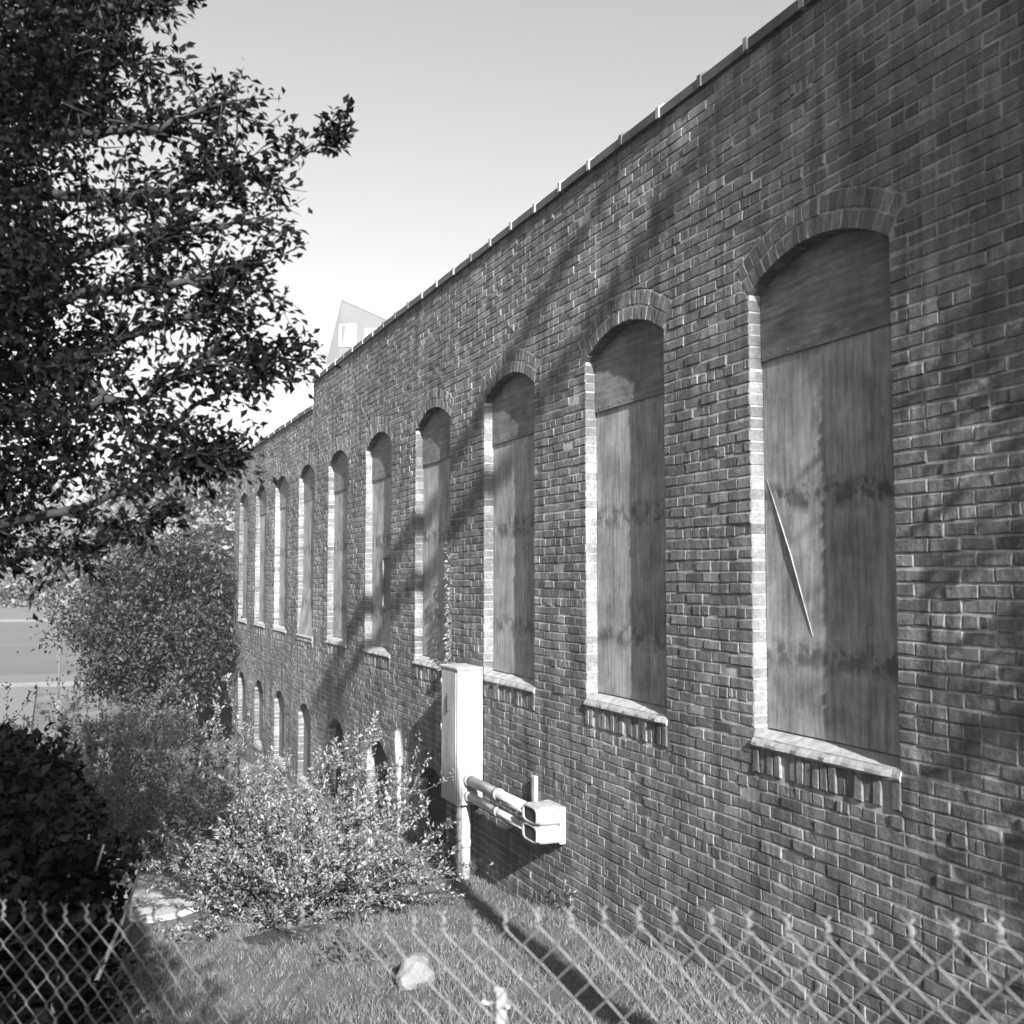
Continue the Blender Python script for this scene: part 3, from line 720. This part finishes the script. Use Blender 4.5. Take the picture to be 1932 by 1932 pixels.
# overhanging tree on the left, seen from below its outer twigs
ot = empty('overhanging_tree', (-3.6, 4.2, gh(-3.6, 4.2)), 'big dark-leaved tree whose twigs hang into the left of the view', 'tree')
wood = MB(); LP = []; LD = []
def leafy(pts, n_, sp):
    for _ in range(n_):
        t = random.uniform(.05, 1) * (len(pts) - 1); i0 = min(int(t), len(pts) - 2); p = pts[i0].lerp(pts[i0 + 1], t - i0)
        LP.append(tuple(p + Vector((random.gauss(0, sp), random.gauss(0, sp), random.gauss(0, sp))))); d = (pts[i0 + 1] - pts[i0]).normalized()
        LD.append(tuple(d + Vector((random.gauss(0, .7), random.gauss(0, .7), random.gauss(-.25, .6)))))
def limb(pix, r0, twigs, tl, nl, taper=.25, sp=.022):
    r0 *= .75; tl *= .72; pts = [at(p[0], p[1], p[2] * .72) for p in pix]; pts2 = []
    for a_, b_ in zip(pts[:-1], pts[1:]):
        for k in range(4): pts2.append(a_.lerp(b_, k / 4) + Vector((random.gauss(0, .012), random.gauss(0, .012), random.gauss(0, .012))))
    pts2.append(pts[-1]); n = len(pts2)
    wood.tube(pts2, [r0 * (1 - (1 - taper) * i / (n - 1)) for i in range(n)], 7)
    for k in range(twigs):
        i0 = random.randint(int(n * .15), n - 2); d = (pts2[i0 + 1] - pts2[i0]).normalized() + Vector((random.gauss(0, .7), random.gauss(0, .7), random.gauss(.15, .6)))
        tw = curve_pts(pts2[i0], d, tl * random.uniform(.4, 1.1), 6, .02, .12); wood.tube(tw, [r0 * .22, r0 * .18, r0 * .15, r0 * .12, r0 * .1, r0 * .07, r0 * .04], 4)
        leafy(tw, nl, sp)
        for _ in range(2):
            j = random.randint(1, 5); d3 = (tw[j + 1] - tw[j]).normalized() + Vector((random.gauss(0, .7), random.gauss(0, .7), random.gauss(0, .7)))
            t3 = curve_pts(tw[j], d3, tl * random.uniform(.2, .45), 4, .0, .1); wood.tube(t3, [.003, .0025, .002, .0015, .001], 3); leafy(t3, nl // 2, sp)
    leafy(pts2[int(n * .6):], nl, sp)
wood.tube([(-3.6, 4.2, gh(-3.6, 4.2) - .1), (-3.5, 4.3, CZ - .8), (-3.3, 4.5, CZ + .8), (-3.4, 4.8, CZ + 2.6), (-3.2, 5.0, CZ + 4.6)], [.22, .19, .17, .12, .07], 14)
T1, T2, T3 = (-260, 1000, 6.6), (-260, 700, 6.6), (-260, 250, 6.6)
hub = [(-3.35, 4.5, CZ + .6), (-3.4, 4.8, CZ + 1.9), (-3.3, 4.9, CZ + 3.2)]
for hb, t in zip(hub, (T1, T2, T3)): wood.tube([hb, at(t[0], t[1], t[2] * .72)], [.09, .035], 9)
LIMBS = [
 ([T1, (-60, 1000, 6.3), (120, 960, 6.1), (250, 925, 6.0), (340, 880, 5.9), (420, 850, 5.9)], .035, 26, .42, 14),
 ([(120, 960, 6.1), (200, 1000, 6.0), (270, 990, 5.9), (330, 960, 5.8)], .02, 14, .3, 14),
 ([T1, (-40, 1060, 6.4), (80, 1050, 6.2), (170, 1040, 6.1)], .03, 18, .34, 14),
 ([(250, 925, 6.0), (330, 800, 6.0), (400, 745, 6.0), (460, 715, 6.0), (530, 680, 6.1), (590, 680, 6.2)], .018, 20, .34, 14),
 ([(460, 715, 6.0), (500, 690, 6.0), (540, 655, 6.0)], .01, 9, .22, 12),
 ([T2, (-40, 760, 6.3), (110, 780, 6.1), (240, 760, 6.0), (350, 700, 5.9), (420, 640, 5.9)], .04, 30, .5, 15),
 ([T2, (0, 700, 6.3), (150, 680, 6.1), (280, 620, 6.0), (380, 590, 5.9), (440, 560, 5.9)], .04, 34, .5, 15),
 ([(150, 680, 6.1), (260, 850, 6.0), (300, 880, 6.0), (380, 830, 5.9)], .025, 22, .42, 14),
 ([T2, (0, 600, 6.2), (150, 560, 6.0), (300, 540, 5.9), (400, 530, 5.8), (480, 510, 5.8)], .04, 34, .46, 15),
 ([T3, (0, 500, 6.2), (150, 480, 6.0), (280, 440, 5.9), (380, 430, 5.8), (470, 420, 5.8)], .04, 34, .5, 15),
 ([T3, (0, 350, 6.2), (150, 380, 6.0), (280, 370, 5.9), (380, 340, 5.9), (440, 330, 5.9)], .04, 34, .5, 15),
 ([(380, 390, 5.9), (450, 350, 5.9), (520, 310, 5.9), (570, 290, 5.9), (620, 262, 5.9), (650, 240, 5.9)], .014, 17, .2, 12),
 ([T3, (0, 250, 6.2), (120, 260, 6.0), (240, 250, 5.9), (330, 230, 5.8), (390, 195, 5.8)], .04, 32, .46, 15),
 ([T3, (0, 120, 6.2), (120, 130, 6.0), (220, 120, 5.9), (290, 130, 5.8)], .04, 34, .45, 15),
 ([T3, (0, 20, 6.2), (120, 20, 6.0), (220, 10, 5.9), (330, 5, 5.8)], .04, 32, .42, 15),
 ([T2, (-40, 850, 6.5), (60, 900, 6.3), (140, 900, 6.2)], .03, 20, .4, 12),
]
for a_ in LIMBS: limb(*a_)
# denser inner mass towards the trunk
for k in range(520):
    x_, y_ = random.uniform(-200, 230), random.uniform(-150, 1000)
    edge = 150 + 60 * math.sin(y_ * .012) + 40 * math.sin(y_ * .031 + 1)
    if x_ > edge or math.sin(x_ * .021 + 2) * math.sin(y_ * .017 + x_ * .006) > .55: continue
    p = at(x_, y_, random.uniform(4.1, 5.4)); q = rng.normal(size=(75, 3)) * .085 + np.array(p)
    LP += [tuple(v) for v in q]; LD += [tuple(v) for v in rng.normal(size=(75, 3))]
wood.build('trunk', M['bark'], ot, True)
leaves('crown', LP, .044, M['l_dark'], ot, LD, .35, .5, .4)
# unseen leaf mass added over and behind the photographer to shade the left of the view
q = []
for k in range(420):
    x_, y_, z_ = random.uniform(-4.8, -1.5), random.uniform(-4.5, 4.5), random.uniform(.9, 5.8)
    if z_ < .5 - y_ * .05: continue
    q.append(rng.normal(size=(60, 3)) * .25 + np.array([x_, y_, CZ + z_]))
for k in range(60):  # low unseen clumps added to shade the left part of the fence
    x_, y_, z_ = random.uniform(-2.2, -.35), random.uniform(-4.5, -2.5), random.uniform(.5, 2.4)
    q.append(rng.normal(size=(60, 3)) * .16 + np.array([x_, y_, CZ + z_]))
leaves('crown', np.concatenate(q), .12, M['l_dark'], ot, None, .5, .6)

# tree behind the photographer: trunk shadow on the grass, two limbs on the bricks
def back(px, py, wd):                # point that throws its shadow on the wall at this pixel, wd metres out from the wall
    p = on_wall(px, py); return p - SUN * (wd / SUN.x)
lt = empty('leaning_tree', (1.5, -2.2, gh(1.5, -2.2)), 'slender leaning tree behind the fence corner whose limbs shade the brick wall', 'tree')
b = MB()
A = [back(630, 1320, 2.6), back(700, 1200, 2.6), back(790, 1085, 2.62), back(860, 990, 2.66), back(935, 880, 2.7), back(1010, 770, 2.75), back(1110, 630, 2.8), back(1210, 470, 2.85), back(1320, 295, 2.9), back(1420, 120, 2.95)]
B = [back(608, 1300, 2.6), back(660, 1190, 2.5), back(740, 1060, 2.45), back(800, 960, 2.4), back(880, 830, 2.35), back(950, 700, 2.3), back(1010, 590, 2.3), back(1080, 470, 2.3), back(1150, 350, 2.3)]
gp = ground_at(1130, 1900); tb = gp - SUN * 0; t_ = 7.0; bx, by = gp.x - SUN.x / .9 * t_, gp.y - t_ * .992
b.tube([(bx, by, gh(bx, by) - .1), (bx, by, gh(bx, by) + 2.5), (bx - .02, by - .1, gh(bx, by) + 5), A[0] + Vector((0, .15, -1.2)), A[0]], [.12, .11, .1, .1, .11], 12)
b.tube(A, [.11, .14, .15, .15, .15, .15, .14, .14, .13, .12], 10); b.tube([A[0]] + B, [.10, .14, .16, .16, .14, .13, .12, .12, .11, .09], 10)
lt.location = (bx, by, gh(bx, by))
fol = []
def blob(px, py, wd, r_, n_):
    c = back(px, py, wd); n_ = int(n_ * 1.8); fol.append(rng.normal(size=(n_, 3)) * r_ * np.array([.06, 1, .8]) + np.array(c)); b.tube([A[-1], c], [.03, .01], 5)
for (px, py, r_, n_) in ((1560, -50, .3, 400), (1660, 0, .35, 600), (1760, 60, .4, 900), (1850, 200, .45, 900)):
    blob(px, py, 3.0, r_, n_)  # leaf clumps added out of view to darken the upper right wall
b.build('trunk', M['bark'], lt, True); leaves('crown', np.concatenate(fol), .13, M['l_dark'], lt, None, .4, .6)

# unseen trees added left of the photographer to keep sky light off the wall
for k, (x_, y_, r_, h_) in enumerate([(-8, -6, 3.4, 10), (-9.5, 1, 3.6, 11), (-9, 8, 3.2, 9.5), (-11, 15, 3.6, 9), (-6, -13, 3.4, 9)]):
    g_ = gh(x_, y_)
    crown_tree('tall_tree', (x_, y_, g_), ['broad tree behind the photographer on the left', 'tallest tree beside the photographer', 'tree left of the overhanging one', 'tree farthest down the left bank', 'tree farthest behind the photographer'][k], h_, (x_, y_, g_ + h_ * .6, r_, r_ * 1.2, h_ * .42), 90, .34, M['l_dark'], 7000, .2, clump_r=1.1)
g_ = gh(3.6, -.7)  # out-of-view evergreen added to darken the near end of the wall
crown_tree('columnar_evergreen', (3.72, -.9, g_), 'narrow dark evergreen grown tight against the near end of the brick wall', 10.4, (3.74, -.9, g_ + 5.3, .26, .5, 5.3), 420, .08, M['l_dark'], 36000, .06, clump_r=.16)
# vine on the jamb of the fourth window
vn = empty('climbing_vine', on_wall(848, 1248), 'pale climbing vine coiled up the window edge above the white cabinet', 'vine')
b = MB(); pts = []; P = []; D = []
for k in range(60):
    t = k / 59; p = on_wall(852 - 6 * t * 0 + 1.5 * math.sin(k * 1.1), 1245 - 240 * t); pts.append(Vector((WX - .02 - .012 * math.cos(k * 1.1), p.y, p.z)))
b.tube(pts, [.009 - .006 * k / 59 for k in range(60)], 6); 
p2 = [Vector((WX - .02 - .012 * math.sin(k), v.y + .02 * math.cos(k * .9), v.z)) for k, v in enumerate(pts[:45])]; b.tube(p2, .006, 6)
tail = [pts[0], Vector((WX - .06, 11.3, CZ - .93)), Vector((WX - .05, 11.5, CZ - 1.0)), Vector((WX - .03, 11.9, CZ - 1.05))]; b.tube(tail, .007, 6); 
b.build('stem', M['twig'], vn, True)
for k, v in enumerate(pts[:56]):
    for _ in range(int(7 * (1 - k / 62)) + 1): P.append(tuple(v + Vector((random.uniform(-.03, 0), random.gauss(0, .02), random.gauss(0, .015))))); D.append((-.6, random.gauss(0, .6) + .3, -.5))
for _ in range(120): 
    v = tail[1].lerp(tail[3], random.random()); P.append(tuple(v + Vector((random.uniform(-.05, 0), random.gauss(0, .06), random.gauss(0, .03))))); D.append((-.6, random.gauss(0, .8), -.3))
leaves('foliage', P, .05, M['l_vine'], vn, D, .2, .4, .3)

# grass, rocks, cuttings
n = 130000
gx = rng.uniform(-.2, 4.08, n); gy = rng.uniform(3.2, 13.5, n) 
keepm = np.array([((x_ - pp.x) / .7) ** 2 + ((y_ - pp.y) / 1.6) ** 2 > 1 and all(((x_ - a_) / b_) ** 2 + ((y_ - c_) / d_) ** 2 > .55 for a_, c_, b_, d_ in SOIL) for x_, y_ in zip(gx, gy)]); gx, gy = gx[keepm], gy[keepm]
cl = np.array([vnoise(x_ * 1.9 + 3, y_ * 2.1) for x_, y_ in zip(gx, gy)]); kp = rng.uniform(-1.1, .8, len(gx)) < cl; gx, gy, cl = gx[kp], gy[kp], cl[kp]
gzv = np.array([gh(x_, y_) for x_, y_ in zip(gx, gy)]); n = len(gx)
Hh = rng.uniform(.02, .06, n) * (1 + .8 * np.clip(cl, -.5, 1)); dx = rng.normal(size=n) * .5; dy = rng.normal(size=n) * .5
ang = rng.uniform(0, 6.28, n); wv_ = .0035
b0 = np.stack([gx - wv_ * np.cos(ang), gy - wv_ * np.sin(ang), gzv - .005], 1); b1 = np.stack([gx + wv_ * np.cos(ang), gy + wv_ * np.sin(ang), gzv - .005], 1)
tp_ = np.stack([gx + dx * Hh, gy + dy * Hh, gzv + Hh], 1); V = np.stack([b0, b1, tp_], 1).reshape(-1, 3); i = np.arange(n) * 3
g_ = np_mesh('grass', V, np.stack([i, i + 1, i + 2], 1), M['grass'], None, 3); setp(g_, 'short rough grass on the slope between fence and brick wall', 'grass', kind='stuff')
def rock(name, c, r_, label, sq=(1, 1, .8), m='rock'):
    bm = bmesh.new(); bmesh.ops.create_icosphere(bm, subdivisions=3, radius=1)
    ph = [random.uniform(0, 6) for _ in range(6)]
    for v in bm.verts:
        p = v.co.copy(); k = 1 + .16 * math.sin(p.x * 2.6 + ph[0]) * math.sin(p.y * 2.9 + ph[1]) + .1 * math.sin(p.z * 4 + ph[2]) + .05 * math.sin(p.x * 8 + ph[3]) * math.sin(p.z * 7 + ph[4])
        mx_ = max(abs(p.x), abs(p.y), abs(p.z)); k *= (1 / mx_) ** .45
        v.co = Vector((p.x * r_ * sq[0] * k, p.y * r_ * sq[1] * k, p.z * r_ * sq[2] * k)) + Vector(c)
    me = bpy.data.meshes.new(name); bm.to_mesh(me); bm.free(); me.materials.append(M[m]); o = bpy.data.objects.new(name, me); COL.objects.link(o); return setp(o, label, 'rock')
g1 = ground_at(785, 1858); rock('boulder', g1 + Vector((0, 0, .08)), .12, 'chunky pale boulder lying in the grass behind the fence', (1, .8, .95))
g1 = ground_at(768, 1688); rock('stone', g1 + Vector((0, 0, .03)), .035, 'small white stone at the lower edge of the spreading bush', (.8, .8, 1.3))
g1 = ground_at(832, 1625); rock('stone', g1 + Vector((0, 0, .1)), .10, 'grey stone block in the shade left of the cabinet post', (1.1, .8, .8))
g1 = ground_at(1105, 1735)
st_ = empty('tree_stump', g1, 'small broken stump on the turf at the foot of the brick wall', 'stump'); b = MB()
b.tube([g1 - Vector((0, 0, .05)), g1 + Vector((0, 0, .12)), g1 + Vector((.02, .03, .2))], [.09, .075, .04], 9); b.build('trunk', M['bark'], st_, True)
leaves('foliage', rng.normal(size=(160, 3)) * [.08, .08, .06] + np.array(g1) + [0, 0, .2], .05, M['weed'], st_, None, .3, .4)

# ================================================================== background
# grey bin beyond the far corner
dp = at(402, 1385, 31.5); dz = gh(dp.x, dp.y)
bn = empty('waste_container', (dp.x, dp.y, dz), 'dark steel waste container beyond the far corner of the brick building', 'container')
b = MB(); b.add([(dp.x + q[0], dp.y + q[1], dz + q[2]) for q in ((-.55, -.7, .12), (.7, -.7, .12), (.7, .7, .12), (-.55, .7, .12), (-.7, -.9, 1.3), (.8, -.9, 1.3), (.8, .9, 1.45), (-.7, .9, 1.45))], [(3, 2, 1, 0), (0, 1, 5, 4), (1, 2, 6, 5), (2, 3, 7, 6), (3, 0, 4, 7)]); b.build('body', M['dark'], bn)
b = MB(); b.box((dp.x - .75, dp.y - .95, dz + 1.3), (dp.x + .85, dp.y + .95, dz + 1.5), 0, .03); b.build('lid', M['dark'], bn)
for sx in (-.5, .6):
    b = MB(); b.tube([(dp.x + sx, dp.y - .6, dz + .07), (dp.x + sx + .06, dp.y - .6, dz + .07)], .08, 12); b.build('wheel', M['dark'], bn)
# tall gabled house over the roofline
hp = lambda x, y, Z=58: at(x, y, Z)
hs = empty('gabled_house', Vector((hp(680, 600).x, hp(680, 600).y, CZ - 2.1)), 'pale grey tall gabled house showing above the parapet', 'house')
ap, rt, lf = hp(645, 567), hp(790, 632), hp(617, 680)
back_ = Vector((math.sin(YAW) * 1, math.cos(YAW), 0)) * 12
b = MB(); zz = CZ - 2.5
out = [Vector((lf.x, lf.y, zz)), Vector((rt.x, rt.y, zz)), rt, ap, lf]; n = 5
b.add(out + [v + back_ for v in out], [tuple(range(n))[::-1], tuple(range(n, 2 * n))] + [(k, (k + 1) % n, n + (k + 1) % n, n + k) for k in range(n)]); b.build('wall', M['siding'], hs)
b = MB(); o_ = Vector((0, 0, .05)); e_ = -back_ * .002
for p, q in ((lf, ap), (ap, rt)): b.add([p + o_ + e_, q + o_ + e_, q + back_ * 1.02 + o_, p + back_ * 1.02 + o_, p + e_, q + e_, q + back_ * 1.02, p + back_ * 1.02], [(0, 1, 2, 3), (4, 7, 6, 5), (0, 4, 5, 1), (3, 2, 6, 7), (0, 3, 7, 4), (1, 5, 6, 2)])
b.build('roof', M['siding'], hs)
for (x0_, y0_, x1_, y1_) in ((640, 612, 673, 655), (688, 620, 720, 655)):
    c = MB(); A_, B_ = hp(x0_, y1_, 57.95), hp(x1_, y0_, 57.95); h_ = B_.z - A_.z; u_ = Vector((B_.x - A_.x, B_.y - A_.y, 0)); nf = Vector((math.sin(YAW), math.cos(YAW), 0))
    def qd(a, b_, z0, z1, d0, d1, mi=0): 
        p = [A_ + u_ * a + nf * d0, A_ + u_ * b_ + nf * d0, A_ + u_ * b_ + nf * d1, A_ + u_ * a + nf * d1]
        c.add([v + Vector((0, 0, z0)) for v in p] + [v + Vector((0, 0, z1)) for v in p], [(3, 2, 1, 0), (4, 5, 6, 7), (0, 1, 5, 4), (1, 2, 6, 5), (2, 3, 7, 6), (3, 0, 4, 7)], mi)
    qd(0, .12, 0, h_, -.1, .04); qd(.88, 1, 0, h_, -.1, .04); qd(.12, .88, 0, h_ * .08, -.1, .04); qd(.12, .88, h_ * .92, h_, -.1, .04)
    W_ = c.build('window', M['white'], hs)
    c = MB()
    for k in range(8): qd(.12, .88, h_ * (.1 + .1025 * k), h_ * (.1 + .1025 * k + .07), -.06, .02)
    c.build('louvre', M['white'], W_)
# trees beyond the road
for k, (px, py, Z, rx, rz, lab) in enumerate([
    (20, 1105, 82, 4.5, 3.0, 'hazy tree beyond the road at the far left edge'), (85, 1110, 86, 4.0, 2.6, 'second hazy tree from the left beyond the road'), (150, 1098, 80, 4.2, 3.2, 'hazy tree beyond the road seen just left of the dense tree'),
    (395, 985, 62, 3.3, 4.2, 'pale tall tree rising behind the dense tree next to the brick corner'), (330, 985, 70, 4.2, 4.0, 'pale broad tree behind the hanging twigs left of the tall pale one'), (230, 1040, 76, 4.6, 4.2, 'pale tree half hidden above the dense tree top'),
    (-50, 1040, 95, 7, 6, 'large pale tree beyond the road mostly outside the left edge'), (110, 1010, 110, 7.5, 6.0, 'large faint tree farthest back above the two road-side trees')]):
    c = at(px, py, Z); base = (c.x, c.y, gh(c.x, c.y)); H = c.z - base[2] + rz
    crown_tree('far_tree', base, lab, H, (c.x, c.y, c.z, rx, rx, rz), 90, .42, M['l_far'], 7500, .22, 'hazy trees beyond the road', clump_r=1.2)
# slender pole in the lot
pg = at(108, 1392, 34); pz = gh(pg.x, pg.y)
po = empty('lot_pole', (pg.x, pg.y, pz), 'thin steel pole standing on a pale base in the parking lot', 'pole')
b = MB(); b.tube([(pg.x, pg.y, pz + .3), (pg.x, pg.y, pz + 2.6)], .035, 8); b.build('pole', M['asphalt'], po, True)
b = MB(); b.tube([(pg.x, pg.y, pz), (pg.x, pg.y, pz + .7)], .12, 12); b.build('base', M['kerb'], po, True)

hz = MB(); hz.box((-3700, -3700, CZ - 9), (3700, 3700, CZ + 24))
hm = bpy.data.materials.new('haze'); hm.use_nodes = True; hn = hm.node_tree; hn.nodes.clear()
ho = hn.nodes.new('ShaderNodeOutputMaterial'); hv = hn.nodes.new('ShaderNodeVolumePrincipled')
hv.inputs['Color'].default_value = (.95, .95, .95, 1); hv.inputs['Density'].default_value = .0008; hn.links.new(hv.outputs[0], ho.inputs['Volume'])
setp(hz.build('haze', hm), 'thin pale air over the whole place', 'haze', kind='stuff')
